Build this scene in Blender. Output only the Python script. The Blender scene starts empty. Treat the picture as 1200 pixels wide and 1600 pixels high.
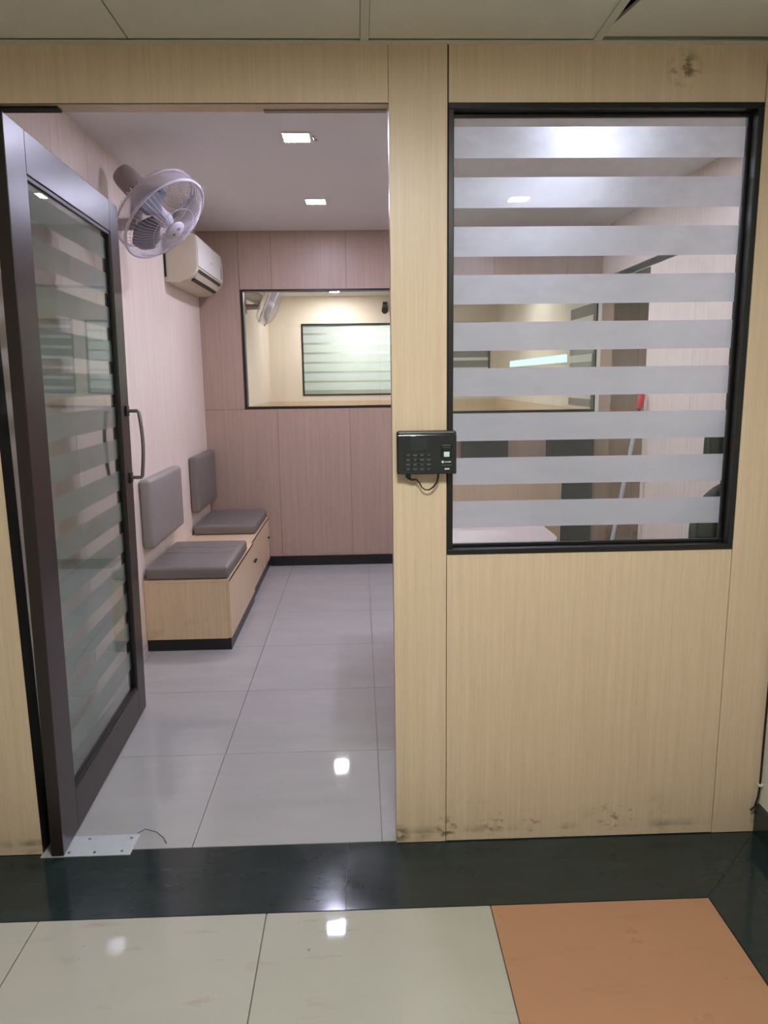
import bpy, bmesh, math, random
from mathutils import Vector, Matrix

# ------------------------------------------------------------------ camera
sc = bpy.context.scene
COL = sc.collection
CAM_POS = Vector((0.0, -2.10, 1.4553))
F_PX, PITCH, YAW, ROLL = 1139.69, 0.179235, 0.0310909, -0.0131827
fw = Vector((math.sin(YAW)*math.cos(PITCH), math.cos(YAW)*math.cos(PITCH), -math.sin(PITCH)))
r0 = Vector((math.cos(YAW), -math.sin(YAW), 0)); u0 = r0.cross(fw)
rr = math.cos(ROLL)*r0 + math.sin(ROLL)*u0
uu = -math.sin(ROLL)*r0 + math.cos(ROLL)*u0
cam = bpy.data.cameras.new('camera'); cam_o = bpy.data.objects.new('camera', cam); COL.objects.link(cam_o)
cam_o.matrix_world = Matrix(((rr.x, uu.x, -fw.x, CAM_POS.x), (rr.y, uu.y, -fw.y, CAM_POS.y),
                             (rr.z, uu.z, -fw.z, CAM_POS.z), (0, 0, 0, 1)))
cam.sensor_fit = 'HORIZONTAL'; cam.sensor_width = 36.0; cam.lens = F_PX/1200*36.0
cam.clip_start = 0.02; cam.clip_end = 60
sc.camera = cam_o

# ------------------------------------------------------------------ world, exposure, light levels
w = bpy.data.worlds.new('world'); sc.world = w; w.use_nodes = True
w.node_tree.nodes['Background'].inputs[0].default_value = (0.5, 0.5, 0.5, 1)
w.node_tree.nodes['Background'].inputs[1].default_value = 0.0
sc.view_settings.view_transform = 'Standard'; sc.view_settings.look = 'None'
sc.view_settings.gamma = 1.0; sc.view_settings.exposure = 0.0; sc.view_settings.use_curve_mapping = False
ROOM_L, ROOM_C = 265.0, (0.98, 0.97, 1.28)          # office downlights, bluish white
FAR_L, FAR_C = 450.0, (1.0, 0.97, 0.98)             # downlights of the room behind
HALL_L, HALL_C = 72.0, (1.0, 1.04, 1.02)            # corridor ceiling panel, warm
sc.cycles.max_bounces = 10; sc.cycles.transparent_max_bounces = 24
sc.cycles.sample_clamp_indirect = 6.0; sc.cycles.caustics_reflective = False; sc.cycles.caustics_refractive = False

# ------------------------------------------------------------------ material helpers
def lin(c):
    return tuple((x/255/12.92) if x/255 <= .04045 else ((x/255+.055)/1.055)**2.4 for x in c)
class NT:
    def __init__(s, name):
        s.m = bpy.data.materials.new(name); s.m.use_nodes = True
        s.t = s.m.node_tree; s.t.nodes.clear(); s.out = s.t.nodes.new('ShaderNodeOutputMaterial')
    def n(s, kind, **kw):
        o = s.t.nodes.new(kind)
        for k, v in kw.items():
            if k.startswith('i_'):
                key = k[2:]; key = int(key) if key.isdigit() else key.replace('_', ' ')
                s.set(o.inputs[key], v)
            else: setattr(o, k, v)
        return o
    def set(s, sock, v):
        if isinstance(v, bpy.types.NodeSocket): s.t.links.new(v, sock)
        else:
            if isinstance(v, tuple) and len(v) == 3 and sock.type == 'RGBA': v = (*v, 1)
            sock.default_value = v
    def math(s, op, a, b=None, clamp=False):
        o = s.n('ShaderNodeMath', operation=op, use_clamp=clamp); s.set(o.inputs[0], a)
        if b is not None: s.set(o.inputs[1], b)
        return o.outputs[0]
    def mix(s, f, a, b, blend='MIX'):
        o = s.n('ShaderNodeMix', data_type='RGBA', blend_type=blend)
        s.set(o.inputs[0], f); s.set(o.inputs[6], a); s.set(o.inputs[7], b); return o.outputs[2]
    def pos(s, scale=(1, 1, 1)):
        g = s.n('ShaderNodeNewGeometry')
        mp = s.n('ShaderNodeMapping'); s.set(mp.inputs[0], g.outputs['Position']); mp.inputs['Scale'].default_value = scale
        return mp.outputs[0]
    def noise(s, vec, scale=5, detail=3, rough=.5):
        o = s.n('ShaderNodeTexNoise'); s.set(o.inputs['Vector'], vec); o.inputs['Scale'].default_value = scale
        o.inputs['Detail'].default_value = detail; o.inputs['Roughness'].default_value = rough; return o.outputs['Fac']
    def ramp(s, f, lo, hi, a=0.0, b=1.0):
        o = s.n('ShaderNodeMapRange', clamp=True); s.set(o.inputs[0], f)
        for i, v in zip((1, 2, 3, 4), (lo, hi, a, b)): o.inputs[i].default_value = v
        return o.outputs[0]
    def bsdf(s, base, rough=.5, spec=.5, metal=0.0, **kw):
        o = s.n('ShaderNodeBsdfPrincipled'); s.set(o.inputs['Base Color'], base); s.set(o.inputs['Roughness'], rough)
        s.set(o.inputs['Specular IOR Level'], spec); s.set(o.inputs['Metallic'], metal)
        for k, v in kw.items(): s.set(o.inputs[k.replace('_', ' ')], v)
        return o
    def bump(s, h, strength=.1, dist=.01):
        o = s.n('ShaderNodeBump'); s.set(o.inputs['Height'], h); o.inputs['Strength'].default_value = strength
        o.inputs['Distance'].default_value = dist; return o.outputs[0]
    def done(s, shader):
        s.t.links.new(shader.outputs[0] if hasattr(shader, 'outputs') else shader, s.out.inputs[0]); return s.m

def plain(name, rgb, rough=.5, spec=.5, metal=0.0, var=.06, nscale=8, bump=0.0, bscale=200):
    t = NT(name); p = t.pos(); c = lin(rgb)
    f = t.noise(p, nscale, 4)
    base = t.mix(f, tuple(x*(1-var) for x in c), tuple(min(1, x*(1+var)) for x in c))
    b = t.bsdf(base, rough, spec, metal)
    if bump: t.set(b.inputs['Normal'], t.bump(t.noise(p, bscale, 3), bump, .002))
    return t.done(b)

def laminate(name, rgb, dirt=True, stain=None):
    """pale woodgrain laminate sheet: fine vertical threads, a little dirt along the floor"""
    t = NT(name); c = lin(rgb)
    g1 = t.noise(t.pos((260, 260, 5)), 1, 3, .7)
    g2 = t.noise(t.pos((60, 60, 1.2)), 1, 2, .5)
    g3 = t.noise(t.pos((500, 500, 40)), 1, 2, .6)
    f = t.math('ADD', t.math('MULTIPLY', g1, .5), t.math('ADD', t.math('MULTIPLY', g2, .3), t.math('MULTIPLY', g3, .2)))
    f = t.ramp(f, .35, .65)
    oi = t.n('ShaderNodeObjectInfo')
    base = t.mix(f, (c[0]*.88, c[1]*.865, c[2]*.84), (c[0]*1.08, c[1]*1.08, c[2]*1.08))
    base = t.mix(t.math('MULTIPLY', oi.outputs['Random'], .06), base, (c[0]*.7, c[1]*.68, c[2]*.62))
    if dirt:
        g = t.n('ShaderNodeNewGeometry'); sx = t.n('ShaderNodeSeparateXYZ'); t.set(sx.inputs[0], g.outputs['Position'])
        low = t.ramp(sx.outputs[2], .0, .22, 1, 0)
        n = t.ramp(t.noise(t.pos((9, 9, 13)), 1, 5, .6), .56, .80)
        base = t.mix(t.math('MULTIPLY', t.math('MULTIPLY', low, n), .6), base, lin((110, 88, 62)))
        band = t.math('MULTIPLY', t.ramp(sx.outputs[2], .028, .036, 0, 1), t.ramp(sx.outputs[2], .036, .06, 1, 0))
        n2 = t.ramp(t.noise(t.pos((9, 9, 3)), 1, 4, .6), .45, .7)
        base = t.mix(t.math('MULTIPLY', t.math('MULTIPLY', band, n2), .6), base, lin((84, 62, 40)))
    if stain:
        g = t.n('ShaderNodeNewGeometry')
        for (px, pz, rad, thr) in stain:
            d = t.n('ShaderNodeVectorMath', operation='SUBTRACT'); t.set(d.inputs[0], g.outputs['Position'])
            d.inputs[1].default_value = (px, 0, pz)
            l = t.n('ShaderNodeVectorMath', operation='LENGTH'); t.set(l.inputs[0], d.outputs[0])
            m = t.math('MULTIPLY', t.ramp(l.outputs['Value'], rad*.3, rad, 1, 0), t.ramp(t.noise(t.pos((26, 26, 40)), 1, 3, .55), thr, thr+.12))
            base = t.mix(t.math('MULTIPLY', m, .75), base, lin((82, 56, 26)))
    b = t.bsdf(base, .38, .45)
    t.set(b.inputs['Normal'], t.bump(g1, .05, .0006))
    return t.done(b)

def glass(name, tint=(.93, .96, .94), smudge=.0, haze_scale=3.0, refl=1.0):
    t = NT(name)
    fr = t.n('ShaderNodeFresnel'); bf = t.n('ShaderNodeNewGeometry')
    t.set(fr.inputs[0], t.ramp(bf.outputs['Backfacing'], 0, 1, 1.5, 1/1.5))
    tr = t.n('ShaderNodeBsdfTransparent'); tr.inputs[0].default_value = (*tint, 1)
    gl = t.n('ShaderNodeBsdfGlossy'); gl.inputs['Roughness'].default_value = .0
    mx = t.n('ShaderNodeMixShader'); t.set(mx.inputs[0], t.math('MULTIPLY', fr.outputs[0], refl, True)); t.set(mx.inputs[1], tr.outputs[0]); t.set(mx.inputs[2], gl.outputs[0])
    if smudge:
        d = t.n('ShaderNodeBsdfTranslucent'); d.inputs[0].default_value = (.85, .87, .9, 1)
        d2 = t.n('ShaderNodeBsdfDiffuse'); d2.inputs[0].default_value = (.85, .87, .9, 1)
        dd = t.n('ShaderNodeMixShader'); dd.inputs[0].default_value = .4; t.set(dd.inputs[1], d.outputs[0]); t.set(dd.inputs[2], d2.outputs[0])
        n = t.ramp(t.noise(t.pos((haze_scale, 1, haze_scale*1.6)), 1, 5, .6), .42, .75)
        g = t.n('ShaderNodeNewGeometry'); sx = t.n('ShaderNodeSeparateXYZ'); t.set(sx.inputs[0], g.outputs['Position'])
        n = t.math('MULTIPLY', n, t.ramp(sx.outputs[2], 1.35, 2.1, .15, 1.0))
        m2 = t.n('ShaderNodeMixShader'); t.set(m2.inputs[0], t.math('MULTIPLY', n, smudge)); t.set(m2.inputs[1], mx.outputs[0]); t.set(m2.inputs[2], dd.outputs[0])
        mx = m2
    return t.done(mx)

def frost(name, col=(.88, .89, .90), trans=.06, dif=.14, fwd=.25):
    """matt frosted film: scatters what stands behind it, with a soft forward lobe"""
    t = NT(name)
    n = t.noise(t.pos((7, 7, 30)), 1, 4, .6)
    c = t.mix(t.ramp(n, .3, .7), tuple(x*.93 for x in col), col)
    a = t.n('ShaderNodeBsdfTranslucent'); t.set(a.inputs[0], c)
    b = t.n('ShaderNodeBsdfDiffuse'); t.set(b.inputs[0], c)
    r = t.n('ShaderNodeBsdfRefraction'); t.set(r.inputs[0], c); r.inputs['Roughness'].default_value = .8; r.inputs['IOR'].default_value = 1.3
    m1 = t.n('ShaderNodeMixShader'); m1.inputs[0].default_value = dif; t.set(m1.inputs[1], a.outputs[0]); t.set(m1.inputs[2], b.outputs[0])
    m2 = t.n('ShaderNodeMixShader'); m2.inputs[0].default_value = fwd; t.set(m2.inputs[1], m1.outputs[0]); t.set(m2.inputs[2], r.outputs[0])
    tp = t.n('ShaderNodeBsdfTransparent'); m3 = t.n('ShaderNodeMixShader'); m3.inputs[0].default_value = trans
    t.set(m3.inputs[1], m2.outputs[0]); t.set(m3.inputs[2], tp.outputs[0])
    return t.done(m3)

def emit(name, col, strength):
    t = NT(name); e = t.n('ShaderNodeEmission'); e.inputs[0].default_value = (*col, 1); e.inputs[1].default_value = strength
    return t.done(e)

def tile_mat(name, rgb, rough=.09, var=.05, vein=(0, 0, 0), veinf=0.0, scuff=None, spec=.5, wav=.02):
    t = NT(name); c = lin(rgb); p = t.pos()
    oi = t.n('ShaderNodeObjectInfo')
    f = t.noise(t.pos((1, 2.4, 1)), 2.6, 5, .6)
    base = t.mix(t.ramp(f, .3, .7), tuple(x*(1-var) for x in c), tuple(min(1, x*(1+var)) for x in c))
    base = t.mix(t.math('MULTIPLY', oi.outputs['Random'], .10), base, tuple(x*.8 for x in c))
    if veinf:
        v = t.ramp(t.noise(t.pos((1, 5, 1)), 5, 6, .62), .50, .64); base = t.mix(t.math('MULTIPLY', v, veinf), base, lin(vein))
    if scuff:
        v = t.ramp(t.noise(t.pos((2.2, 9, 1)), 2.0, 4, .6), .60, .74); base = t.mix(t.math('MULTIPLY', v, .35), base, lin(scuff))
        v = t.ramp(t.noise(p, 34, 2, .5), .73, .76); base = t.mix(t.math('MULTIPLY', v, .5), base, lin((70, 66, 60)))
    rg = t.ramp(t.noise(p, 6, 4), .3, .7, rough*.7, rough*1.6)
    b = t.bsdf(base, rg, spec)
    t.set(b.inputs['Normal'], t.bump(t.noise(p, 9, 2), wav, .01))
    return t.done(b)

M = {}
LAM = (223, 199, 170)
M['lam'] = laminate('woodgrain_laminate', LAM)
M['lam_top'] = laminate('woodgrain_laminate_stained', LAM, stain=[(.885, 2.262, .055, .46)])
M['lam_bottom'] = laminate('woodgrain_laminate_scuffed', LAM, stain=[(.40, .06, .05, .5), (.80, .06, .08, .56), (.25, .045, .05, .48), (.100, .03, .04, .38), (.52, .05, .04, .54)])
M['lam_lit'] = laminate('woodgrain_laminate_lit_tone', (234, 219, 206))  # lighter tone: stronger light on the side walls is put into the colour
M['lam_bench'] = laminate('bench_woodgrain_laminate', (218, 193, 160))
M['lam_shaded'] = laminate('woodgrain_laminate_shaded_tone', (178, 153, 138))  # darker tone: weaker light on back and passage walls is painted in
M['core'] = plain('board_edge', (92, 70, 50), .7)
M['wenge'] = plain('dark_wenge_laminate', (46, 37, 36), .33, .5, var=.12, nscale=30)
M['wenge_dark'] = plain('dark_stained_bead', (30, 26, 25), .45)
M['black_frame'] = plain('black_painted_frame', (24, 23, 22), .35, .5)
M['paint_white'] = plain('white_ceiling_paint', (234, 232, 230), .75, .2, var=.02, nscale=2)
M['paint_cream'] = plain('cream_wall_paint', (232, 219, 203), .6, .3, var=.02, nscale=2)
M['paint_wall'] = plain('off_white_wall_paint', (226, 222, 208), .7, .3, var=.03, nscale=3)
M['slab'] = plain('concrete', (120, 118, 112), .9, .2)
M['grout'] = plain('grout', (120, 112, 100), .9, .2)
M['tile_in'] = tile_mat('polished_white_tile', (171, 169, 167), .035, .05, (168, 163, 160), .35)
M['tile_cream'] = tile_mat('polished_cream_tile', (178, 175, 162), .035, .03, scuff=(150, 122, 92))
M['tile_orange'] = tile_mat('terracotta_tile', (178, 132, 102), .35, .02, scuff=(150, 96, 66), spec=.35)
M['granite'] = tile_mat('polished_black_granite', (36, 47, 47), .12, .18, (50, 66, 63), .2, wav=.01)
M['plastic_white'] = plain('white_plastic', (226, 222, 212), .35, .5, var=.02)
M['plastic_aged'] = plain('aged_white_plastic', (214, 204, 182), .4, .5, var=.03)
M['fan_grey'] = plain('grey_fan_plastic', (120, 112, 110), .4)
M['fan_blade'] = plain('slate_fan_blade', (118, 118, 130), .35)
M['fan_body'] = plain('taupe_fan_plastic', (158, 146, 140), .45)
M['fan_white'] = plain('pale_fan_plastic', (208, 202, 214), .35)
M['wire'] = plain('coated_wire', (196, 190, 200), .35, .5)
M['black_plastic'] = plain('black_plastic', (20, 24, 24), .4, .5, var=.1)
M['black_gloss'] = plain('glossy_black_screen', (26, 31, 32), .12, .6)
M['key_mark'] = plain('grey_key_print', (112, 120, 120), .5)
M['print_white'] = plain('white_print', (210, 214, 214), .5)
M['cord'] = plain('black_cord', (22, 20, 20), .5)
M['leather'] = plain('grey_leatherette', (118, 110, 106), .42, .5, var=.06, nscale=14, bump=.12, bscale=260)
M['leather_light'] = plain('pale_grey_leatherette', (142, 136, 132), .42, .5, var=.05, nscale=10, bump=.12, bscale=260)
M['dark_lam'] = plain('charcoal_laminate', (52, 52, 52), .4, .5)
M['black_fabric'] = plain('black_green_fabric', (42, 50, 47), .8, .3, bump=.2, bscale=600)
M['steel'] = plain('brushed_steel', (150, 148, 142), .32, .5, 1.0, var=.1, nscale=40)
M['steel_pale'] = plain('scratched_aluminium', (205, 210, 214), .42, .5, .35, var=.12, nscale=30)
M['red'] = plain('red_plastic', (196, 30, 50), .4)
M['ceil_tile'] = plain('vinyl_faced_ceiling_tile', (220, 214, 200), .65, .3, var=.04, nscale=26, bump=.25, bscale=70)
M['t_bar'] = plain('painted_ceiling_grid', (206, 204, 186), .5)
M['smoked'] = plain('smoked_grey_glass', (128, 124, 126), .12, .5)
M['film_white'] = plain('white_film', (226, 232, 230), .5)
M['glass_window'] = glass('window_glass', smudge=.16)
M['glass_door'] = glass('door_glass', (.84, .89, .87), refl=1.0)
M['glass_back'] = glass('back_window_glass', (.95, .97, .96))
M['frost'] = frost('frosted_film', (.86, .87, .88))
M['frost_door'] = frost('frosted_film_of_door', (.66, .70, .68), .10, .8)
M['frost_far'] = frost('frosted_film_of_rear_window', (.92, .95, .94), .04, .2, .0)
M['fan_clear'] = NT('clear_rim_plastic')
def _clear():
    t = M['fan_clear']; d = t.bsdf(lin((216, 208, 224)), .25, .5)
    tp = t.n('ShaderNodeBsdfTransparent'); m = t.n('ShaderNodeMixShader'); m.inputs[0].default_value = .36
    t.set(m.inputs[1], tp.outputs[0]); t.set(m.inputs[2], d.outputs[0]); return t.done(m)
M['fan_clear'] = _clear()
M['lamp_room'] = emit('cool_led_panel', ROOM_C, ROOM_L)
M['lamp_far'] = emit('rear_room_led_panel', FAR_C, FAR_L)
M['lamp_lobby'] = emit('lobby_led_panel', (.95, 1.0, .97), 820.0)
M['lamp_passage_fill'] = emit('passage_fill_panel', (1.0, .90, .85), 260.0)  # unseen fill lamp, added to brighten the passage wall
M['lamp_hall'] = emit('corridor_light_panel', HALL_C, HALL_L)
M['lit_glass'] = emit('backlit_pale_teal_glass', (.70, 1.0, .95), 1.6)

# ------------------------------------------------------------------ mesh helpers
class MB:
    def __init__(s): s.bm = bmesh.new()
    def poly(s, vs): return s.bm.faces.new([s.bm.verts.new(v) for v in vs])
    def prism(s, pts, axis, a, b):
        """closed outline pts in the plane across axis, extruded from a to b"""
        def P(p, t):
            q = list(p); q.insert(axis, t); return q
        A = [s.bm.verts.new(P(p, a)) for p in pts]; B = [s.bm.verts.new(P(p, b)) for p in pts]
        n = len(pts); s.bm.faces.new(A); s.bm.faces.new(B[::-1])
        for i in range(n): s.bm.faces.new((A[i], B[i], B[(i+1) % n], A[(i+1) % n]))
        return s
    def box(s, x0, x1, y0, y1, z0, z1):
        return s.prism([(x0, y0), (x1, y0), (x1, y1), (x0, y1)], 2, z0, z1)
    def tube(s, pts, r, n=10, cap=True):
        pts = [Vector(p) for p in pts]; rs = r if isinstance(r, (list, tuple)) else [r]*len(pts)
        rings = []; up = None
        for i, p in enumerate(pts):
            d = (pts[min(i+1, len(pts)-1)]-pts[max(i-1, 0)]).normalized()
            if up is None: up = d.orthogonal().normalized()
            up = (up-d*up.dot(d)).normalized(); v = d.cross(up)
            rings.append([s.bm.verts.new(p+(up*math.cos(k*2*math.pi/n)+v*math.sin(k*2*math.pi/n))*rs[i]) for k in range(n)])
        for a, b in zip(rings, rings[1:]):
            for k in range(n): s.bm.faces.new((a[k], a[(k+1) % n], b[(k+1) % n], b[k]))
        if cap: s.bm.faces.new(rings[0][::-1]); s.bm.faces.new(rings[-1])
        return s
    def ring(s, c, ax, R, r, n=48, m=6):
        """torus around axis ax"""
        c = Vector(c); ax = Vector(ax).normalized(); e = ax.orthogonal().normalized(); f = ax.cross(e); G = []
        for i in range(n):
            a = i*2*math.pi/n; d = e*math.cos(a)+f*math.sin(a)
            G.append([s.bm.verts.new(c+d*(R+r*math.cos(k*2*math.pi/m))+ax*r*math.sin(k*2*math.pi/m)) for k in range(m)])
        for i in range(n):
            for k in range(m): s.bm.faces.new((G[i][k], G[(i+1) % n][k], G[(i+1) % n][(k+1) % m], G[i][(k+1) % m]))
        return s
    def lathe(s, c, ax, prof, n=32):
        """prof: list of (radius, height along ax); open ends are capped when radius > 0"""
        c = Vector(c); ax = Vector(ax).normalized(); e = ax.orthogonal().normalized(); f = ax.cross(e); G = []
        for (R, h) in prof:
            G.append([s.bm.verts.new(c+ax*h+(e*math.cos(i*2*math.pi/n)+f*math.sin(i*2*math.pi/n))*max(R, 1e-4)) for i in range(n)])
        for a, b in zip(G, G[1:]):
            for i in range(n): s.bm.faces.new((a[i], a[(i+1) % n], b[(i+1) % n], b[i]))
        s.bm.faces.new(G[0][::-1]); s.bm.faces.new(G[-1]); return s
    def soft(s, x0, x1, y0, y1, z0, z1, r, puff=0.0, axis=2, n=8):
        """upholstered block: rounded edges, slightly domed on +axis"""
        b = bmesh.new(); bmesh.ops.create_cube(b, size=1)
        for v in b.verts:
            v.co = Vector((x0 if v.co.x < 0 else x1, y0 if v.co.y < 0 else y1, z0 if v.co.z < 0 else z1))
        bmesh.ops.bevel(b, geom=b.edges[:], offset=r, segments=4, profile=.5, affect='EDGES')
        if puff:
            bmesh.ops.subdivide_edges(b, edges=[e for e in b.edges if e.calc_length() > .1], cuts=n, use_grid_fill=True)
            lo = Vector((x0, y0, z0)); hi = Vector((x1, y1, z1)); mid = (lo+hi)/2
            oth = [a for a in range(3) if a != axis]
            for v in b.verts:
                k = (v.co[axis]-lo[axis])/(hi[axis]-lo[axis])
                q = 1.0
                for a in oth: q *= max(0, 1-((v.co[a]-mid[a])/((hi[a]-lo[a])/2))**4)
                v.co[axis] += puff*q*k
        me = bpy.data.meshes.new('tmp'); b.to_mesh(me); b.free(); s.bm.from_mesh(me); bpy.data.meshes.remove(me); return s
    def bevel(s, off, seg=2):
        bmesh.ops.remove_doubles(s.bm, verts=s.bm.verts, dist=1e-6)
        bmesh.ops.bevel(s.bm, geom=[e for e in s.bm.edges if e.calc_face_angle(0) > .5], offset=off, segments=seg, profile=.5, affect='EDGES'); return s
    def xf(s, mat): bmesh.ops.transform(s.bm, matrix=mat, verts=s.bm.verts); return s
    def mesh(s, name, mat, smooth=False):
        bmesh.ops.recalc_face_normals(s.bm, faces=s.bm.faces)
        me = bpy.data.meshes.new(name); s.bm.to_mesh(me); s.bm.free()
        me.materials.append(mat)
        if smooth:
            for p in me.polygons: p.use_smooth = True
            try: me.set_sharp_from_angle(angle=math.radians(38))
            except Exception: pass
        return me
    def build(s, name, mat, parent=None, smooth=False, loc=None):
        o = bpy.data.objects.new(name, s.mesh(name, mat, smooth)); COL.objects.link(o)
        if parent: o.parent = parent
        if loc: o.location = loc
        return o
def tag(o, label=None, cat=None, group=None, kind=None):
    if label: o['label'] = label
    if cat: o['category'] = cat
    if group: o['group'] = group
    if kind: o['kind'] = kind
    return o
def empty(name, loc=(0, 0, 0)):
    o = bpy.data.objects.new(name, None); COL.objects.link(o); o.location = loc; o.empty_display_size = .1; return o
def copy_tree(o, parent=None):
    c = o.copy(); COL.objects.link(c)
    if parent: c.parent = parent
    for ch in list(o.children): copy_tree(ch, c)
    return c
def box(name, m, parent, x0, x1, y0, y1, z0, z1, bev=0.0):
    b = MB().box(x0, x1, y0, y1, z0, z1)
    if bev: b.bevel(bev)
    return b.build(name, m, parent)

# ================================================================== SETTING
XL, XR, YB, ZC = -1.19, 1.86, 3.61, 2.553       # office: left wall, right wall, back wall, ceiling
HC = 2.322                                      # corridor ceiling
YF = 7.90                                       # far wall of the room behind
FT = .066                                       # thickness of the front partition
JL, JR, DH = -1.02, .092, 2.180                 # door opening
WX0, WX1, WZ0, WZ1 = .251, 1.109, .942, 2.180   # front window

# ---- floor: slab and every tile
fl = MB().box(-3.6, 3.4, -3.2, YF+.1, -.06, -.006).build('floor', M['grout']); tag(fl, 'tiled floor running from corridor into the office', 'floor', kind='structure')
def tiles(name, m, xs, ys, top=0.0, gap=.0012, clip=None):
    shared = {}
    for x0, x1 in zip(xs, xs[1:]):
        for y0, y1 in zip(ys, ys[1:]):
            k = (round(x1-x0, 4), round(y1-y0, 4))
            if k not in shared:
                shared[k] = MB().box(-k[0]/2+gap, k[0]/2-gap, -k[1]/2+gap, k[1]/2-gap, -.010, 0).mesh(name, m)
            o = bpy.data.objects.new(name, shared[k]); COL.objects.link(o); o.parent = fl
            o.location = ((x0+x1)/2, (y0+y1)/2, top)
def cuts(a, b, origin, step):
    r = [a]; k = math.floor((a-origin)/step)+1
    while origin+k*step < b-.02:
        if origin+k*step > a+.02: r.append(origin+k*step)
        k += 1
    return r+[b]
tiles('floor_tile', M['tile_in'], cuts(XL, 3.3, .046, .605), cuts(.012, YF, 0.0, .600))
tiles('corridor_tile', M['tile_cream'], [-3.4, -2.785, -2.16, -1.535, -.91, -.285, .34], [-3.1, -2.74, -2.13, -1.52, -.905, -.292], gap=.0018)
tiles('corridor_tile', M['tile_cream'], [.34, .962], [-3.1, -2.74, -2.13, -1.52, -.905], gap=.0018)
tiles('terracotta_tile', M['tile_orange'], [.34, .962], [-.905, -.292], gap=.0018)
for x0, x1 in ((-3.4, -1.28), (-1.28, -.065)):
    box('border_slab', M['granite'], fl, x0+.001, x1-.001, -.290, .010, -.010, 0)
MB().prism([(-.064, -.290), (.961, -.290), (1.259, .008), (-.064, .010)], 2, -.010, 0).build('border_slab', M['granite'], fl)
MB().prism([(.964, -3.1), (1.26, -3.1), (1.26, .006), (.964, -.290)], 2, -.010, 0).build('border_slab', M['granite'], fl)

# ---- front partition
wf = MB()
for b in ((-3.4, JL-.004, 0, HC+.4), (JR+.004, WX0, 0, HC+.4), (WX1, 1.26, 0, HC+.4), (WX0, WX1, 0, WZ0), (WX0, WX1, WZ1, HC+.4), (JL-.004, JR+.004, DH+.004, HC+.4), (1.26, XR+.08, 0, HC+.4)):
    wf.box(b[0], b[1], .006, FT-.004, b[2], b[3])
wf = wf.build('wall_front', M['core']); tag(wf, 'pale woodgrain partition wall holding the doorway and the striped window', 'wall', kind='structure')
g = .0012
def fp(name, m, x0, x1, z0, z1, y0=0.0, y1=.007): return box(name, m, wf, x0+g, x1-g, y0, y1, z0, z1)
fp('panel', M['lam'], -3.4, JL, 0.002, DH); fp('panel', M['lam'], -3.4, JR, DH, HC)
fp('panel', M['lam_bottom'], JR-g, .2495, .002, HC)
fp('panel', M['lam_bottom'], .2495, 1.110, .004, WZ0)
fp('panel', M['lam_top'], .2515, 1.110, WZ1, HC)
fp('panel', M['lam'], 1.110, 1.26, .002, HC)
for a in ((XL, JL, 0, ZC), (JR, WX0, 0, ZC), (WX1, XR, 0, ZC), (WX0, WX1, 0, WZ0), (WX0, WX1, WZ1, ZC), (JL, JR, DH, ZC)):
    fp('inner_panel', M['lam'], a[0], a[1], a[2]+.002, a[3], FT-.005, FT)
box('jamb_lining', M['lam'], wf, JR, JR+.004, .0005, FT-.0005, .002, DH)
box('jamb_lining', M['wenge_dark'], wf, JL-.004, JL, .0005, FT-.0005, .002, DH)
box('soffit_lining', M['lam'], wf, JL, JR, .0005, FT-.0005, DH, DH+.004)
box('pivot_plate', M['black_frame'], wf, -1.0, -.785, .018, .05, DH-.007, DH)
box('strike_plate', M['steel'], wf, -.245, .088, .046, FT, DH-.0035, DH)

# ---- office walls
def wall(name, label, core, panels):
    """core boxes in one mesh, each laminate sheet a child"""
    b = MB()
    for c in core: b.box(*c)
    o = b.build(name, M['core']); tag(o, label, 'wall', kind='structure')
    for nm, m, p in panels: box(nm, m, o, *p)
    return o
P = .006
ys = [FT, 1.005, 1.40, 2.62, YB]
wall('wall_left', 'left office wall of pale woodgrain sheets behind the benches', [(XL-.10, XL-P, FT, YF, 0, ZC+.1)],
     [('panel', M['lam_lit'], (XL-P-.001, XL, a+g, b-g, .0, ZC)) for a, b in zip(ys, ys[1:])] +
     [('painted_panel', M['paint_cream'], (XL-P-.001, XL, YB+.08, YF, 1.19, ZC)), ('panel', M['lam'], (XL-P-.001, XL, YB+.08, YF, 0, 1.188))])
xs = [XL, -.637, -.077, .483, 1.043, XR]
bx0, bz0, bz1, bm = -.876, 1.250, 2.135, .62
bz0r = 1.196
bp = [('panel', M['lam_shaded'], (a+g, b-g, YB, YB+P+.001, .078, 1.243 if b < .6 else (1.243 if b < .5 else 1.190))) for a, b in zip(xs, xs[1:])]
bp += [('panel', M['lam_shaded'], (XL+g, -.886, YB, YB+P+.001, 1.246, ZC))]
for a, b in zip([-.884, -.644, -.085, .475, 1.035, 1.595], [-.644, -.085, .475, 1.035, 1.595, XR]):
    bp.append(('panel', M['lam_shaded'], (a+g, b-g, YB, YB+P+.001, bz1, ZC)))
wb = wall('wall_back', 'back office wall of woodgrain sheets around the long window', [
    (XL-.1, bx0, YB+P, YB+.07, 0, ZC+.1), (bx0, bm, YB+P, YB+.07, 0, bz0), (bm, XR, YB+P, YB+.07, 0, bz0r), (bx0, XR, YB+P, YB+.07, bz1, ZC+.1)], bp)
for a in ((XL, bx0, 0, ZC), (bx0, XR, 0, bz0r), (bx0, XR, bz1, ZC)):
    box('painted_panel', M['paint_cream'], wb, a[0], a[1], YB+.07, YB+.076, a[2], a[3])
ry = 2.665
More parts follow.
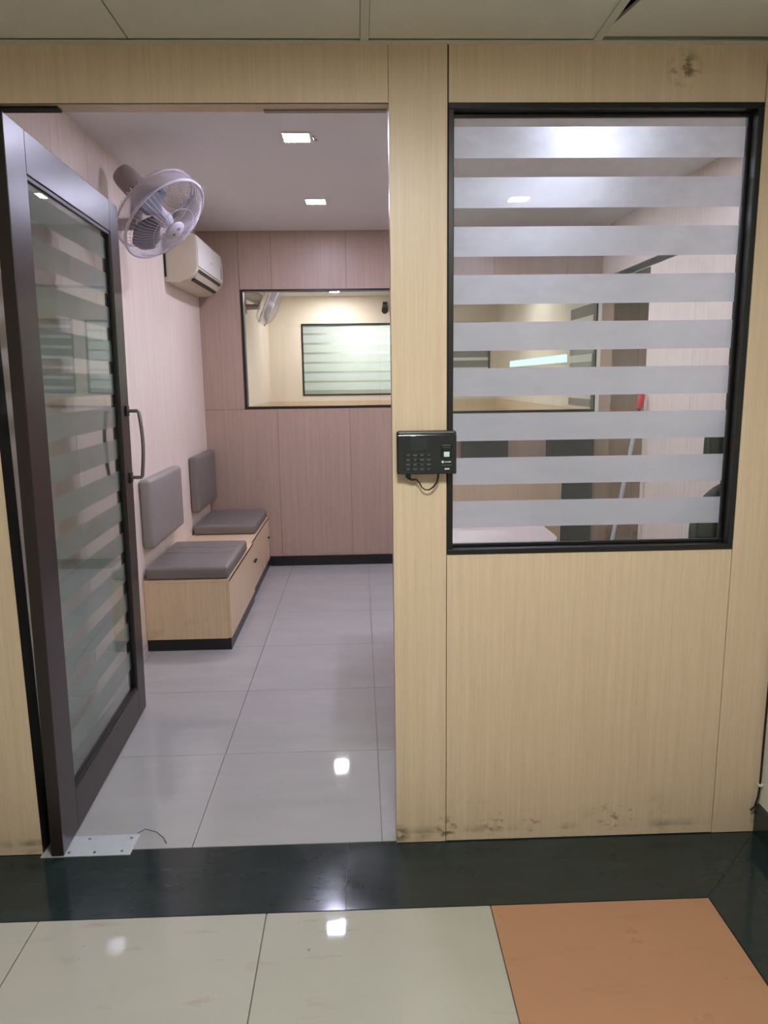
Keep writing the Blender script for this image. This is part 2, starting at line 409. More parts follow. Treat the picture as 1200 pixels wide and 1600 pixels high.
wall('wall_right', 'right office wall of pale woodgrain sheets with an opening at its far end', [(XR+P, XR+.10, FT, ry, 0, ZC+.1), (XR+P, XR+.10, ry, YB+.07, 2.142, ZC+.1), (XR+P, XR+.10, YB+.0, YF, 0, ZC+.1)],
     [('panel', M['lam_lit'], (XR, XR+P+.001, a+g, b-g, 0, ZC)) for a, b in zip([FT, .80, 1.40, 2.0], [.80, 1.40, 2.0, ry])] +
     [('panel', M['lam_lit'], (XR, XR+P+.001, ry+g, YB, 2.142, ZC)), ('painted_panel', M['paint_cream'], (XR, XR+P+.001, YB+.08, YF, 1.19, ZC)), ('panel', M['lam'], (XR, XR+P+.001, YB+.08, YF, 0, 1.188))])
box('end_panel', M['lam_shaded'], bpy.data.objects['wall_right'], XR, XR+.101, YB-.0008, YB+.004, 0, 2.142)
b = MB().box(XR+.10, 3.3, 4.40, 4.46, 0, ZC).build('wall_passage', M['core']); tag(b, 'brown woodgrain wall seen through the opening at right', 'wall', kind='structure')
for a, c in ((XR+.101, 2.46), (2.46, 2.9), (2.9, 3.3)): box('panel', M['lam_shaded'], b, a+g, c-g, 4.394, 4.40, 0, 2.15)
b = box('wall_passage', M['paint_wall'], None, 3.3, 3.36, 1.9, 4.46, 0, ZC); tag(b, 'plain end wall of the side passage', 'wall', kind='structure')
b = box('wall_passage', M['paint_wall'], None, XR+.10, 3.3, 1.84, 1.9, 0, ZC); tag(b, 'plain near wall of the side passage', 'wall', kind='structure')
b = box('ceiling', M['slab'], None, XR, 3.36, 1.84, 4.46, 2.145, 2.19); tag(b, 'low dark ceiling of the side passage', 'ceiling', kind='structure')
t = box('trim_1', M['plastic_white'], None, XR-.022, XR+.006, YB-.010, YB-.001, 1.19, 2.142); tag(t, 'cream corner strip at the right end of the back window', 'trim', kind='structure')

# baseboards
t = box('baseboard_back', M['black_frame'], None, -.735, XR, YB-.014, YB, 0, .078); tag(t, 'black skirting along the back office wall', 'baseboard', kind='structure')
t = box('baseboard_right', M['granite'], None, 1.246, 1.26, -3.1, -.001, 0, .10); tag(t, 'black skirting along the white corridor wall', 'baseboard', kind='structure')

# far wall of the room behind
fw0 = MB()
for b in ((XL-.1, -.76, 0, ZC+.1), (-.76, 1.77, 0, 1.255), (-.76, 1.77, 2.20, ZC+.1), (.95, 1.10, 1.255, 2.20), (1.77, XR+.1, 0, ZC+.1)): fw0.box(b[0], b[1], YF, YF+.08, b[2], b[3])
fw0 = fw0.build('wall_far', M['paint_cream']); tag(fw0, 'cream far wall of the room behind the back window', 'wall', kind='structure')
for a, c in zip([XL, -.58, .02, .62, 1.22], [-.58, .02, .62, 1.22, XR]): box('dado_panel', M['lam'], fw0, a+g, c-g, YF-.008, YF, 0, 1.185)

# ceilings
c = MB().box(XL-.1, XR+.1, FT, YF+.1, ZC, ZC+.1).build('ceiling', M['paint_white']); tag(c, 'smooth white office ceiling with square downlights', 'ceiling', kind='structure')
cg = box('ceiling', M['slab'], None, -3.5, 1.36, -3.2, .006, 2.62, 2.70); tag(cg, 'corridor ceiling of vinyl tiles in a metal grid', 'ceiling', kind='structure')
xg = [-3.02, -2.41, -1.80, -1.19, -.578, .030, .640, 1.26]
yg = [-3.1, -2.46, -1.85, -1.24, -.63, -.018]
for i, (a, b) in enumerate(zip(xg, xg[1:])):
    for k, (c0, c1) in enumerate(zip(yg, yg[1:])):
        if (i, k) == (6, 4):                         # the tile that has slipped sideways, leaving a dark wedge
            MB().prism([(a+.13, c0+.004), (b-.002, c0+.004), (b-.002, c1-.003), (a+.004, c1-.003)], 2, HC+.010, HC+.018).build('ceiling_tile', M['ceil_tile'], cg); continue
        box('ceiling_tile', M['ceil_tile'], cg, a+(.012 if i in (5, 6) else .002), b-(.012 if i == 4 else .002), c0+.004, c1-.003, HC+.004+(.0 if i < 6 else .006), HC+.012+(.0 if i < 6 else .006))
for x in xg[:-1]:
    if x == -.578: continue
    box('grid_bar', M['t_bar'], cg, x-.011, x+.011, -3.1, -.019, HC+.0005, HC+.0035)
    box('grid_bar', M['t_bar'], cg, x-.001, x+.001, -3.1, -.019, HC+.0035, HC+.03)
for y in yg[1:-1]: box('grid_bar', M['t_bar'], cg, -3.02, 1.26, y-.011, y+.011, HC+.0002, HC+.0030)
t = MB().prism([(-.021, HC-.001), (0, HC-.001), (0, HC+.018), (-.0018, HC+.018), (-.0018, HC+.0012), (-.021, HC+.0012)], 0, -3.4, 1.26).build('trim_2', M['t_bar']); tag(t, 'painted metal edge strip between partition and tiled corridor ceiling', 'trim', kind='structure')

# corridor walls
b = box('wall_corridor', M['paint_wall'], None, 1.26, 1.36, -3.2, .005, 0, 2.7); tag(b, 'white plaster corridor wall at the right edge', 'wall', kind='structure')
b = box('wall_corridor', M['paint_wall'], None, -3.6, 1.36, -3.2, -3.1, 0, 2.7); tag(b, 'plain corridor wall behind the viewer', 'wall', kind='structure')
b = box('wall_corridor', M['paint_wall'], None, -3.6, -3.4, -3.1, .06, 0, 2.7); tag(b, 'plain end wall of the corridor at far left', 'wall', kind='structure')

# ---- front window
wn = empty('window_1', (.68, .02, WZ0)); tag(wn, 'black framed office window with frosted stripes beside the doorway', 'window', kind='structure')
wn.location = (0, 0, 0)
fw_, fd0, fd1 = .016, -.003, FT+.002
for nm, a in (('frame_rail', (WX0, WX1, fd0, fd1, WZ1-fw_, WZ1)), ('frame_rail', (WX0, WX1, fd0, fd1, WZ0, WZ0+fw_)), ('frame_stile', (WX0, WX0+fw_, fd0, fd1, WZ0+fw_, WZ1-fw_)), ('frame_stile', (WX1-fw_, WX1, fd0, fd1, WZ0+fw_, WZ1-fw_))):
    box(nm, M['black_frame'], wn, *a, bev=.002)
gi = WX0+fw_; gj = WX1-fw_; GY = .046
for nm, a in (('glazing_bead', (gi, gj, GY-.014, GY-.003, WZ1-fw_-.010, WZ1-fw_)), ('glazing_bead', (gi, gj, GY-.014, GY-.003, WZ0+fw_, WZ0+fw_+.010)), ('glazing_bead', (gj-.010, gj, GY-.014, GY-.003, WZ0+fw_+.010, WZ1-fw_-.010))):
    box(nm, M['black_frame'], wn, *a, bev=.002)
box('pane', M['glass_window'], wn, gi, gj, GY-.0025, GY+.0025, WZ0+fw_, WZ1-fw_)
for k in range(9):
    zt = 2.1355-k*.1302
    MB().poly([(gi, GY+.0032, zt-.0805), (gj, GY+.0032, zt-.0805), (gj, GY+.0032, zt), (gi, GY+.0032, zt)])
    b = MB(); b.poly([(gi+.001, GY+.0034, zt-.0805), (gj-.001, GY+.0034, zt-.0805), (gj-.001, GY+.0034, zt), (gi+.001, GY+.0034, zt)])
    b.build('frosted_stripe', M['frost'], wn)

# ---- back windows
def framed(name, label, x0, x1, z0, z1, y0, y1, fwid, m, gm, stripes=None, fm=None):
    o = empty(name); tag(o, label, 'window', kind='structure')
    for nm, a in (('frame_rail', (x0, x1, y0, y1, z1-fwid, z1)), ('frame_rail', (x0, x1, y0, y1, z0, z0+fwid)), ('frame_stile', (x0, x0+fwid, y0, y1, z0+fwid, z1-fwid)), ('frame_stile', (x1-fwid, x1, y0, y1, z0+fwid, z1-fwid))):
        box(nm, m, o, *a)
    gy = y0*.4+y1*.6
    box('pane', gm, o, x0+fwid, x1-fwid, gy-.0025, gy+.0025, z0+fwid, z1-fwid)
    if stripes:
        z = z1-fwid-stripes[2]
        while z-stripes[0] > z0+fwid:
            b = MB(); b.poly([(x0+fwid, gy-.004, z-stripes[0]), (x1-fwid, gy-.004, z-stripes[0]), (x1-fwid, gy-.004, z), (x0+fwid, gy-.004, z)]); b.build('frosted_stripe', fm, o)
            z -= stripes[1]
    return o
framed('window_2', 'clear black framed window in the back office wall, seen through the doorway', bx0, bm, bz0, bz1, YB-.004, YB+.074, .014, M['black_frame'], M['glass_back'])
framed('window_3', 'clear back wall window seen through the striped window', bm, XR-.022, bz0r, bz1, YB-.004, YB+.074, .012, M['black_frame'], M['glass_back'])
framed('window_4', 'frosted window in the cream far wall of the rear room', -.76, .95, 1.255, 2.20, YF-.006, YF+.05, .022, M['black_frame'], M['glass_back'], (.098, .125, .0), M['frost_far'])
framed('window_5', 'narrow grey striped window near the right end of the far wall', 1.10, 1.77, 1.255, 2.20, YF-.006, YF+.05, .022, M['black_frame'], M['smoked'], (.040, .13, .05), M['film_white'])
wl = empty('window_6'); tag(wl, 'long backlit teal strip of glass on the rear room wall', 'window', kind='structure')
box('frame_rail', M['plastic_white'], wl, XR-.006, XR, 4.5, 7.0, 1.66, 1.675); box('frame_rail', M['plastic_white'], wl, XR-.006, XR, 4.5, 7.0, 1.575, 1.59)
box('pane', M['lit_glass'], wl, XR-.004, XR, 4.5, 7.0, 1.59, 1.66)
wq = empty('window_7'); tag(wq, 'grey striped window on the right wall of the rear room', 'window', kind='structure')
box('pane', M['smoked'], wq, XR-.006, XR-.001, 3.72, 4.40, 1.22, 2.10)
for k in range(6): box('frosted_stripe', M['plastic_white'], wq, XR-.008, XR-.006, 3.72, 4.40, 2.03-k*.15, 2.09-k*.15)
# bright lobby behind the far wall
b = box('wall_lobby', M['paint_wall'], None, XL-.6, XR+.6, YF+1.2, YF+1.26, 0, ZC); tag(b, 'white lobby wall behind the frosted far windows', 'wall', kind='structure')
b = box('ceiling', M['paint_white'], None, XL-.6, XR+.6, YF+.1, YF+1.26, ZC, ZC+.05); tag(b, 'white lobby ceiling behind the frosted far windows', 'ceiling', kind='structure')

# ---- door
dr = empty('door_1', (-.949, -.018, 0)); tag(dr, 'open dark brown door with frosted striped glass at the left of the doorway', 'door', kind='structure')
ang = math.atan2(-.997+.949, 1.045+.018)
# local frame: x along the leaf, y across it (towards the opening), z up; the leaf hangs about one degree out of plumb
ux = Vector((math.sin(ang), math.cos(ang), 0)); uz = Vector((.0345, 0, 2.15)).normalized(); uy = uz.cross(ux).normalized()
uy = -uy if uy.x < 0 else uy
ux2 = ux
dr.matrix_world = Matrix(((ux2.x, -uy.x, uz.x, -.949), (ux2.y, -uy.y, uz.y, -.018), (ux2.z, -uy.z, uz.z, .006), (0, 0, 0, 1)))
# with this matrix local -y faces the opening; the leaf fills y 0 .. .038
DL, DT, DTH = 1.066, 2.150, .038
S0, S1, R0, R1 = .138, .118, .135, .118
box('stile', M['wenge'], dr, 0, S0, 0, DTH, 0, DT, bev=.002)
box('stile', M['wenge'], dr, DL-S1, DL, 0, DTH, 0, DT, bev=.002)
box('rail', M['wenge'], dr, S0, DL-S1, 0, DTH, DT-R1, DT, bev=.002)
box('rail', M['wenge'], dr, S0, DL-S1, 0, DTH, 0, R0, bev=.002)
gx0, gx1, gz0, gz1 = S0, DL-S1, R0, DT-R1
for a in ((gx0, gx1, .004, .014, gz1-.012, gz1), (gx0, gx1, .004, .014, gz0, gz0+.012), (gx0, gx0+.010, .004, .014, gz0, gz1), (gx1-.010, gx1, .004, .014, gz0, gz1)):
    box('glazing_bead', M['wenge_dark'], dr, *a)
box('pane', M['glass_door'], dr, gx0, gx1, .016, .021, gz0, gz1)
for k in range(16):
    zt = 2.006-k*.1302
    if zt-.08 < gz0: break
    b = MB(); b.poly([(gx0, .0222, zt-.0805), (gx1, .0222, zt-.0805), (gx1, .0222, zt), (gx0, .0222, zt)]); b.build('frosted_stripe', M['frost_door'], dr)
for sgn, y0 in ((-1, 0), (1, DTH)):
    h = empty('handle'); h.parent = dr; h['label'] = 'steel D-shaped pull handle'
    for z in (1.055, 1.335):
        box('handle_plate', M['black_plastic'], h, 1.006, 1.046, y0 if sgn > 0 else y0-.008, y0+.008 if sgn > 0 else y0, z-.022, z+.022, bev=.003)
    pts = [(1.028, y0+sgn*.008, 1.335), (1.028, y0+sgn*.046, 1.335)]
    for i in range(9):
        q = i/8; pts.append((1.028, y0+sgn*(.050+.010*math.sin(math.pi*q)), 1.330-q*.270))
    pts += [(1.028, y0+sgn*.046, 1.055), (1.028, y0+sgn*.008, 1.055)]
    MB().tube(pts, .0075, 10).build('grip', M['steel'], h, smooth=True)
# floor spring cover
sp = empty('floor_plate', (-.88, .03, 0)); tag(sp, 'pale metal floor spring cover plate under the open door', 'plate')
box('plate', M['steel_pale'], sp, -.142, .135, -.048, .056, 0.0002, .004, bev=.0008)
for x, y in ((-.12, .03), (-.02, .038), (.115, .036), (.105, -.03), (.02, -.032), (-.06, -.03)):
    MB().lathe((x, y, .004), (0, 0, 1), [(.005, 0), (.005, .001), (.003, .0016)], 10).build('screw', M['steel'], sp)
b = MB().tube([(-.752, .088, .006), (-.73, .10, .012), (-.69, .085, .010), (-.66, .06, .004), (-.645, .035, .003)], .0012, 6).build('loose_wire', M['cord']); tag(b, 'thin dark wire curling on the floor beside the plate', 'wire')

# ================================================================== LIGHT FITTINGS
def downlight(x, y, lampm, label, group=None, clip=False):
    o = empty('ceiling_light', (x, y, ZC)); tag(o, label, 'light', group)
    b = MB(); h, q = .063, .057
    for a in ((-h, h, -h, -q), (-h, h, q, h), (-h, -q, -q, q), (q, h, -q, q)): b.box(a[0], a[1], a[2], a[3], -.009, 0)
    b.build('frame', M['plastic_white'], o)
    box('diffuser', lampm, o, -q+.0005, q-.0005, -q+.0005, q-.0005, -.0098, -.002)
    if clip: MB().tube([(.075, 0, -.001), (.082, .004, -.016), (.094, .006, -.018)], .004, 8).build('spring_clip', M['steel'], o)
    return o
downlight(-.265, 1.483, M['lamp_room'], 'square ceiling light nearest the doorway, with a loose clip', clip=True)
downlight(-.249, 2.697, M['lamp_room'], 'square ceiling light further back, in line with the doorway')
downlight(1.006, 1.450, M['lamp_room'], 'square ceiling light glowing through the top frosted stripe')
downlight(1.008, 2.660, M['lamp_room'], 'square ceiling light glowing through the second frosted stripe')
downlight(-.26, 5.015, M['lamp_far'], 'nearer square ceiling light of the rear room')
downlight(-.29, 7.35, M['lamp_far'], 'square ceiling light at the far wall of the rear room, above its frosted window')
downlight(1.1, 5.5, M['lamp_far'], 'right hand square ceiling light of the rear room')
downlight(.1, YF+.95, M['lamp_lobby'], 'square ceiling light of the lobby behind the frosted far windows')
downlight(2.62, 3.0, M['lamp_passage_fill'], 'unseen square ceiling light added to brighten the side passage').location.z = 2.145
o = empty('ceiling_light', (.10, -1.42, HC)); tag(o, 'square corridor light panel fixed under a ceiling tile in front of the doorway', 'light')
box('diffuser', M['lamp_hall'], o, -.20, .20, -.20, .20, -.013, .003)
b = MB()
for a in ((-.22, .22, -.22, -.20), (-.22, .22, .20, .22), (-.22, -.20, -.20, .20), (.20, .22, -.20, .20)): b.box(a[0], a[1], a[2], a[3], -.016, .004)
b.build('frame', M['plastic_white'], o)

# ================================================================== WALL FAN
def wall_fan(loc, label, ax=(.655, -.225, -.713)):
    o = empty('wall_fan', loc); tag(o, label, 'fan')
    ax = Vector(ax).normalized(); C = Vector((.290, -.09, .0)); R = .220
    e = ax.orthogonal().normalized(); f = ax.cross(e)
    def at(r, a, h): return C+ax*h+(e*math.cos(a)+f*math.sin(a))*r
    box('mount_plate', M['fan_body'], o, 0, .016, -.055, .055, -.075, .075, bev=.006)
    MB().tube([(.012, 0, -.01), (.08, -.005, -.01), (.155, -.02, -.008)], [.030, .028, .030], 14).build('arm', M['fan_body'], o, smooth=True)
    MB().tube([Vector((.135, -.015, -.035)), Vector((.145, -.018, .03)), C-ax*.19+Vector((0, 0, -.02))], [.026, .028, .030], 14).build('neck', M['fan_body'], o, smooth=True)
    MB().lathe(C, ax, [(.034, -.305), (.050, -.298), (.056, -.27), (.058, -.14), (.054, -.12), (.040, -.108)], 24).build('motor_housing', M['fan_body'], o, smooth=True)
    # guard rims and wires
    b = MB()
    b.lathe(C, ax, [(R-.004, -.060), (R+.002, -.050), (R+.006, 0.0), (R+.003, .012)], 64)
    bmesh.ops.delete(b.bm, geom=[x for x in b.bm.faces if len(x.verts) > 8], context='FACES')
    b.build('guard_band', M['fan_clear'], o, smooth=True)
    MB().ring(C+ax*.012, ax, R+.001, .0065, 72, 8).build('guard_rim', M['fan_white'], o, smooth=True)
    MB().ring(C-ax*.060, ax, R-.005, .0045, 72, 8).build('guard_rim', M['fan_white'], o, smooth=True)
    b = MB()
    for k in range(60):
        a = k*2*math.pi/60
        b.tube([at(.045, a, .082), at(.10, a, .078), at(.165, a, .058), at(R-.006, a, .014)], .0011, 4, False)
    b.ring(C+ax*.073, ax, .115, .0016, 40, 5)
    tag(b.build('front_wires', M['wire'], o), kind='stuff')
    b = MB()
    for k in range(48):
        a = k*2*math.pi/48
        b.tube([at(.055, a, -.112), at(.12, a, -.112), at(.18, a, -.100), at(R-.006, a, -.061)], .0011, 4, False)
    tag(b.build('rear_wires', M['wire'], o), kind='stuff')
    bd = MB().lathe(C, ax, [(.050, .076), (.050, .086), (.042, .091), (.001, .092)], 28).build('badge', M['fan_white'], o, smooth=True)
    for s_ in (-1, 1):
        q = at(.017, .9 if s_ > 0 else .9+math.pi, .0922)
        MB().lathe(q, ax, [(.008, 0), (.008, .0012)], 12).build('badge_mark', M['key_mark'], bd)
    MB().lathe(C, ax, [(.034, -.035), (.036, .018), (.030, .036), (.012, .046)], 24).build('hub', M['fan_white'], o, smooth=True)
    for k in range(3):
        a0 = 2.75+k*2*math.pi/3; b = MB(); n, m = 10, 8; G = []
        for i in range(n+1):
            q = i/n; r = .032+q*.174; wd = (.60+.80*math.sin(math.pi*min(1, q*1.05+.12)))*.62 if q < .97 else .30
            sweep = .55*q; row = []
            for j in range(m+1):
                s_ = j/m-.5
                row.append(b.bm.verts.new(at(r*(1-.06*abs(s_)*2*q), a0+sweep+s_*wd*1.7*(.7+.5*q), -.012+s_*.055*(1-.35*q)-.012*q)))
            G.append(row)
        for i in range(n):
            for j in range(m): b.bm.faces.new((G[i][j], G[i][j+1], G[i+1][j+1], G[i+1][j]))
        ob = b.build('blade', M['fan_blade'], o, smooth=True)
        md = ob.modifiers.new('s', 'SOLIDIFY'); md.thickness = .002
    MB().tube([at(R+.002, 3.7, .014), at(R+.016, 3.7, .006)], .006, 8).build('guard_clip', M['fan_grey'], o, smooth=True)
    return o
fan = wall_fan((XL, 1.62, 2.212), 'pale wall fan tilted down, mounted on the left office wall above the door')
wall_fan((XL, 5.9, 2.24), 'pale wall fan on the rear room wall, seen through the back window', (.90, .18, -.40))

# ================================================================== AIR CONDITIONER
ac = empty('air_conditioner', (XL, 2.64, 2.07)); tag(ac, 'aged white split air conditioner high on the left wall by the corner', 'air conditioner')
prof = [(0, .0), (.09, -.002), (.150, .020), (.190, .062), (.203, .085), (.205, .20), (.196, .275), (.185, .288), (0, .288)]
def acp(y0, y1, pr): return MB().prism([(p[0], p[1]) for p in pr], 1, y0, y1)
acp(0, .84, prof).bevel(.004, 2).build('body', M['plastic_aged'], ac, smooth=True)
fpn = [(.2035, .092), (.209, .094), (.2105, .20), (.201, .279), (.195, .280)]
acp(.008, .832, fpn).build('front_panel', M['plastic_white'], ac, smooth=True)
acp(.07, .77, [(.165, .034), (.188, .058), (.193, .057), (.170, .030)]).build('louver', M['plastic_aged'], ac)
acp(.06, .78, [(.148, .0175), (.165, .030), (.168, .027), (.150, .012)]).build('air_slot', M['black_plastic'], ac)
acp(.06, .78, [(.190, .064), (.200, .082), (.203, .081), (.194, .062)]).build('air_slot', M['black_plastic'], ac)
box('wall_bracket', M['black_plastic'], ac, 0, .012, -.006, 0, .03, .26)
box('badge', M['key_mark'], ac, .2100, .2112, .40, .43, .165, .171)
box('indicator_label', M['steel'], ac, .2095, .2110, .76, .79, .11, .20)

# ================================================================== BENCHES AND CUSHIONS
def bench(y0, y1, xf_, label, doors):
    o = empty('storage_bench', ((XL+xf_)/2, (y0+y1)/2, 0)); tag(o, label, 'bench')
    L = lambda x: x-(XL+xf_)/2
    T = lambda y: y-(y0+y1)/2
    def bx(nm, m, p, a, bev=0): return box(nm, m, p, L(a[0]), L(a[1]), T(a[2]), T(a[3]), a[4], a[5], bev)
    bx('plinth', M['black_frame'], o, (XL+.002, xf_-.004, y0+.004, y1-.002, 0, .066))
    bx('carcass', M['lam_bench'], o, (XL+.002, xf_-.016, y0, y1-.001, .066, .386))
    bx('lid', M['lam_bench'], o, (XL+.002, xf_, y0, y1-.001, .387, .401))
    bx('edge_band', M['black_frame'], o, (xf_, xf_+.0015, y0, y1-.001, .3885, .3995))
    for (a, b_, ks) in doors:
        d = bx('door', M['lam_bench'], o, (xf_-.0155, xf_, a+.0015, b_-.0015, .068, .385))
        for ky in ks: MB().lathe((L(xf_), T(ky), .255), (1, 0, 0), [(.006, 0), (.006, .007), (.010, .010), (.008, .016)], 14).build('knob', M['black_plastic'], d, smooth=True)
    return o
bench(1.755, 2.660, -.727, 'nearer woodgrain storage bench against the left wall', [(1.757, 2.658, [])])
bench(2.662, 3.592, -.738, 'further woodgrain storage bench in the back left corner, with black knobs', [(2.664, 3.12, [2.735, 2.785]), (3.122, 3.59, [3.50])])
def cushion(name, label, cat, grp, a, r, puff, axis, m, seam=None):
    c = (((a[0]+a[1])/2, (a[2]+a[3])/2, a[4]))
    o = MB().soft(a[0]-c[0], a[1]-c[0], a[2]-c[1], a[3]-c[1], 0, a[5]-a[4], r, puff, axis).build(name, m, None, True, c)
    tag(o, label, cat, grp); return o
sc1 = cushion('seat_cushion', 'nearer grey leatherette seat cushion, creased, on the near bench', 'cushion', 'grey bench seat cushions', (XL+.012, -.729, 1.760, 2.44, .4015, .470), .018, .008, 2, M['leather'])
for k, (y, dx) in enumerate(((2.08, .0), (2.22, .04))):
    q = [(-.20+dx, y-2.101, .0745), (-.08, y-2.101+.012, .0765), (.06, y-2.101-.010, .0765), (.19, y-2.101+.02, .0735)]
    MB().tube(q, .0022, 6).build('crease', M['leather'], sc1, smooth=True)
cushion('seat_cushion', 'further grey leatherette seat cushion in the back left corner', 'cushion', 'grey bench seat cushions', (XL+.012, -.745, 2.93, 3.57, .4015, .470), .018, .008, 2, M['leather'])
cushion('back_cushion', 'nearer pale grey padded backrest fixed on the left wall', 'cushion', 'padded wall backrests', (XL, XL+.062, 1.795, 2.50, .567, .945), .020, .008, 0, M['leather_light'])
cushion('back_cushion', 'further grey padded backrest on the left wall by the corner', 'cushion', 'padded wall backrests', (XL, XL+.062, 2.95, 3.59, .557, .945), .020, .008, 0, M['leather'])

# ================================================================== ATTENDANCE DEVICE
dv = empty('attendance_terminal', (.1885, 0, 1.187)); tag(dv, 'black fingerprint attendance terminal with keypad on the pillar beside the doorway', 'device')
X0, X1, Z1, YD = -.085, .085, .124, -.040
box('body', M['black_plastic'], dv, X0, X1, YD+.008, 0.0, 0.0, Z1, bev=.006)
box('face_plate', M['black_gloss'], dv, X0+.001, X1-.001, YD, YD+.0085, .0015, Z1-.009, bev=.003)
box('screen', plain('dim_display', (40, 46, 48), .2, .5), dv, -.047, .003, YD-.0008, YD+.001, .072, .108)
box('brand_print', M['print_white'], dv, -.047, -.033, YD-.001, YD, .1105, .1125)
for i in range(4):
    for k in range(4):
        kx, kz = -.054+k*.0195, .056-i*.0132
        kk = box('key', M['black_plastic'], dv, kx-.0075, kx+.0075, YD-.0012, YD+.001, kz-.005, kz+.005, bev=.0005)
        wdt = .0032+.0012*((i+k*2) % 3)
        box('key_mark', M['key_mark'], kk, kx-wdt, kx+wdt, YD-.0016, YD-.0012, kz-.0009, kz+.0012)
box('sensor_bay', M['black_plastic'], dv, .040, .070, YD-.0015, YD, .048, .085, bev=.002)
box('sensor_hood', M['black_plastic'], dv, .043, .067, YD-.004, YD, .068, .078, bev=.001)
box('fingerprint_sensor', plain('lit_sensor_glass', (205, 224, 220), .3), dv, .0475, .0635, YD-.003, YD, .051, .0655, bev=.001)
MB().lathe((.0445, YD, .0365), (0, -1, 0), [(.0035, 0), (.0035, .0012)], 12).build('logo_mark', M['print_white'], dv)
box('logo_print', M['print_white'], dv, .050, .0675, YD-.0012, YD, .0352, .0378)
box('underline', M['key_mark'], dv, .041, .070, YD-.001, YD, .0270, .0276)
box('model_print', M['print_white'], dv, .0500, .0635, YD-.001, YD, .0145, .0185)
MB().tube([(-.052, -.018, .004), (-.052, -.018, -.012), (-.044, -.020, -.0155), (-.030, -.020, -.0155), (-.021, -.020, -.024), (-.014, -.020, -.038), (-.004, -.020, -.046), (.008, -.020, -.046), (.020, -.020, -.038), (.030, -.020, -.024), (.034, -.020, -.008), (.034, -.020, .006)], [.0045, .0045, .004, .0028, .0022, .0020, .0020, .0022, .0028, .0030, .0030, .0030], 8).build('cable', M['cord'], dv, smooth=True)
box('plug', M['black_plastic'], dv, -.060, -.045, -.027, -.010, -.010, .002, bev=.002)

# corner cable
cb = empty('corner_cable', (1.25, -.012, .08)); tag(cb, 'black cable clipped down the corner of the white corridor wall', 'cable')
MB().tube([(.0, 0, 2.1), (.001, 0, 1.0), (0, 0, .10), (-.003, 0, .05), (-.012, -.002, .018), (-.026, -.003, .006)], .0032, 8).build('cable_run', M['cord'], cb, smooth=True)
for z in (.092, .62, 1.3): box('cable_clip', M['plastic_white'], cb, -.006, .008, -.006, .008, z-.004, z+.004, bev=.001)

# ================================================================== SEEN THROUGH THE STRIPED WINDOW
# reception desk
dk = empty('reception_desk', (.62, 1.36, 0)); tag(dk, 'woodgrain reception desk with pale rounded top inside the striped window', 'desk')
def outline(x0, x1, y0, y1, r, n=8):
    pts = [(x0, y0)]
    for i in range(n+1):
        a = -math.pi/2+i*math.pi/2/n; pts.append((x1-r+r*math.cos(a), y0+r+r*math.sin(a)))
    return pts+[(x1, y1), (x0, y1)]
MB().prism(outline(-.42, .255, -.50, .38, .25), 2, .728, .752).build('desk_top', plain('pale_desk_laminate', (200, 186, 182), .35), dk)
MB().prism(outline(-.42, .260, -.505, .38, .255), 2, .722, .7275).build('edge_band', M['core'], dk)
box('back_panel', M['lam'], dk, -.42, .45, .385, .403, .0, .960); box('panel_edge', M['plastic_white'], dk, .4505, .4545, .385, .403, .0, .960)
box('side_panel', M['lam'], dk, -.42, -.402, -.42, .38, 0, .720); box('side_panel', M['lam'], dk, .20, .218, -.20, .38, 0, .720)
box('drawer_unit', M['lam'], dk, -.395, -.06, -.30, .36, .06, .715); 
for z in (.08, .29, .50):
    d = box('drawer', M['lam'], dk, -.392, -.063, -.318, -.301, z, z+.20); MB().tube([(-.28, -.318, z+.15), (-.28, -.338, z+.15), (-.18, -.338, z+.15), (-.18, -.318, z+.15)], .004, 8).build('handle', M['steel'], d)
# dark cabinets under the back window
def dark_cabinet(x0, x1, label):
    o = empty('tall_cabinet', ((x0+x1)/2, YB-.075, 0)); tag(o, label, 'cabinet', 'dark cabinets under the back window'); h = (x1-x0)/2
    box('plinth', M['black_frame'], o, -h+.01, h-.01, -.07, .055, 0, .06); box('carcass', M['dark_lam'], o, -h, h, -.078, .058, .06, 1.190)
    d = box('door', M['dark_lam'], o, -h+.001, h-.001, -.095, -.079, .062, 1.188, bev=.002)
    MB().tube([(h-.05, -.095, .70), (h-.05, -.118, .70), (h-.05, -.118, .58), (h-.05, -.095, .58)], .004, 8).build('handle', M['black_plastic'], d)
dark_cabinet(.783, 1.130, 'narrow charcoal cabinet under the back window, behind the desk')
dark_cabinet(1.457, 1.792, 'narrow charcoal cabinet beside the opening, right of the other one')
# mop
mp = empty('mop', (1.60, 2.60, 0)); tag(mp, 'mop with red grip and steel handle leaning at the opening', 'mop')
bot = Vector((.02, .02, .06)); top = Vector((.222, .0, 1.352)); dv_ = top-bot
MB().tube([bot, bot+dv_*.78], .0125, 12).build('handle', M['steel_pale'], mp, smooth=True)
MB().tube([bot+dv_*.78, bot+dv_*.93], .011, 12).build('handle_sleeve', M['dark_lam'], mp, smooth=True)
MB().tube([bot+dv_*.92, bot+dv_*.925, bot+dv_*.985, top], [.015, .021, .022, .012], 12).build('grip', M['red'], mp, smooth=True)
b = MB()
random.seed(4)
for k in range(26):
    a = k*2*math.pi/26; r = .05+random.random()*.05
    b.tube([bot+Vector((0, 0, .03)), bot+Vector((math.cos(a)*.04, math.sin(a)*.04, .01)), bot+Vector((math.cos(a)*r, math.sin(a)*r, -.05))], .007, 5)
tag(b.build('mop_strands', M['plastic_white'], mp, smooth=True), kind='stuff')
MB().lathe(bot, dv_, [(.022, -.01), (.026, .03), (.016, .07)], 14).build('clamp', M['red'], mp, smooth=True)
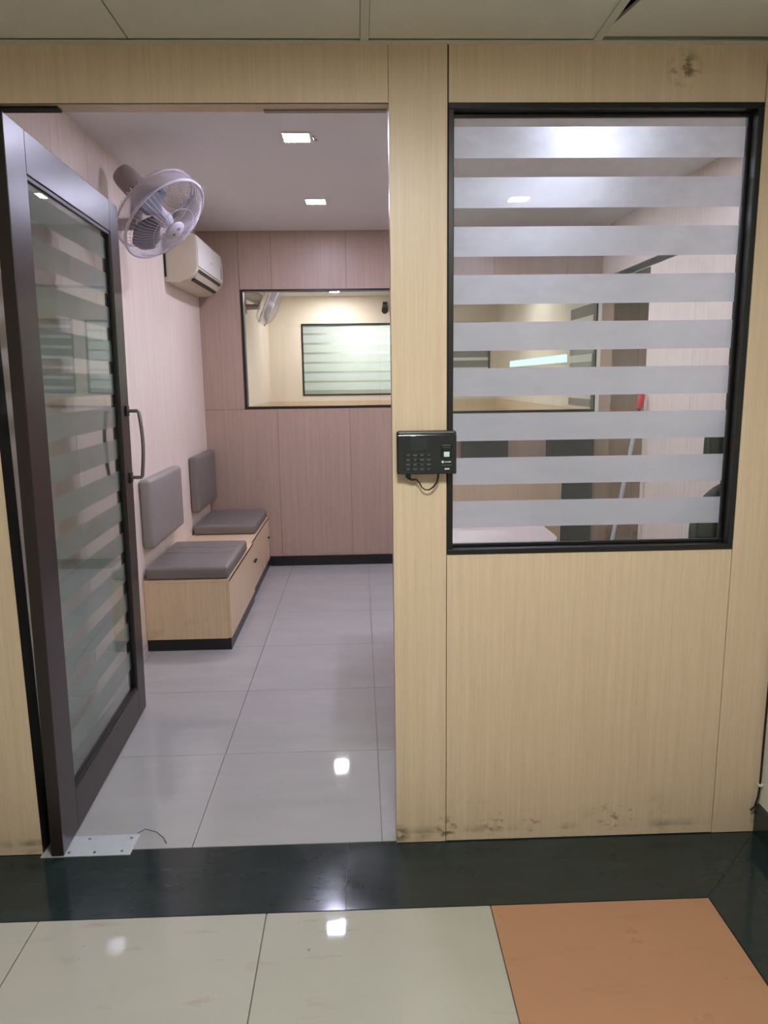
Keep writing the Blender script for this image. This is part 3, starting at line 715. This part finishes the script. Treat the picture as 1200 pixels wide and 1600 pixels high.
# office chair
ch = empty('office_chair', (1.47, .80, 0)); tag(ch, 'black swivel office chair with headrest behind the right side of the striped window', 'chair')
ch.rotation_euler = (0, 0, math.radians(183))
MB().soft(-.25, .25, -.25, .25, .43, .50, .03, .01, 2).build('seat', M['black_fabric'], ch, True)
def arcpanel(x0, x1, y, z0, z1, r, th):
    pts = []
    for (cx, cz, a0) in ((x1-r, z1-r, 0), (x0+r, z1-r, 90), (x0+r*.5, z0+r*.5, 180), (x1-r*.5, z0+r*.5, 270)):
        q = r if cz > (z0+z1)/2 else r*.5
        for i in range(9): a = math.radians(a0+i*90/8); pts.append((cx+q*math.cos(a), cz+q*math.sin(a)))
    return MB().prism(pts, 1, y, y+th).bevel(.012, 3)
arcpanel(-.25, .25, .22, .52, 1.075, .19, .06).build('backrest', M['black_fabric'], ch, True)
arcpanel(-.215, .215, .225, 1.13, 1.29, .075, .05).build('headrest', M['black_fabric'], ch, True)
for sx_ in (-1, 1):
    box('headrest_stem', M['black_plastic'], ch, sx_*.05-.008, sx_*.05+.008, .245, .257, 1.0, 1.16)
    MB().tube([(sx_*.24, -.10, .46), (sx_*.30, -.10, .48), (sx_*.31, -.12, .66), (sx_*.31, -.14, .70), (sx_*.31, .12, .70), (sx_*.31, .16, .66), (sx_*.27, .12, .47), (sx_*.24, .10, .46)], .018, 10).build('armrest', M['black_plastic'], ch, True)
box('back_bracket', M['black_plastic'], ch, -.04, .04, .10, .30, .40, .43); box('back_spine', M['black_plastic'], ch, -.035, .035, .282, .305, .41, .80)
MB().tube([(0, 0, .10), (0, 0, .43)], [.032, .026], 14).build('gas_column', M['black_plastic'], ch, True)
for k in range(5):
    a = k*2*math.pi/5+.3; d = Vector((math.cos(a), math.sin(a), 0))
    MB().tube([d*.02+Vector((0, 0, .11)), d*.29+Vector((0, 0, .075))], [.024, .016], 10).build('base_leg', M['black_plastic'], ch, True)
    MB().lathe(d*.29+Vector((0, 0, .028))-Vector((-d.y, d.x, 0))*.02, Vector((-d.y, d.x, 0)), [(.02, 0), (.028, .006), (.028, .034), (.02, .04)], 14).build('caster', M['black_plastic'], ch, True)
# camera on the far wall
cm = empty('security_camera', (.36, YF-.0, 2.37)); tag(cm, 'small black camera high on the cream far wall', 'camera')
box('bracket', M['black_plastic'], cm, -.03, .03, -.03, 0, .02, .10, bev=.004)
MB().tube([(0, -.03, .06), (0, -.08, .04)], .014, 10).build('arm', M['black_plastic'], cm, True)
MB().tube([(0, -.05, .03), (-.01, -.20, -.03)], .042, 14).build('housing', M['black_plastic'], cm, True)
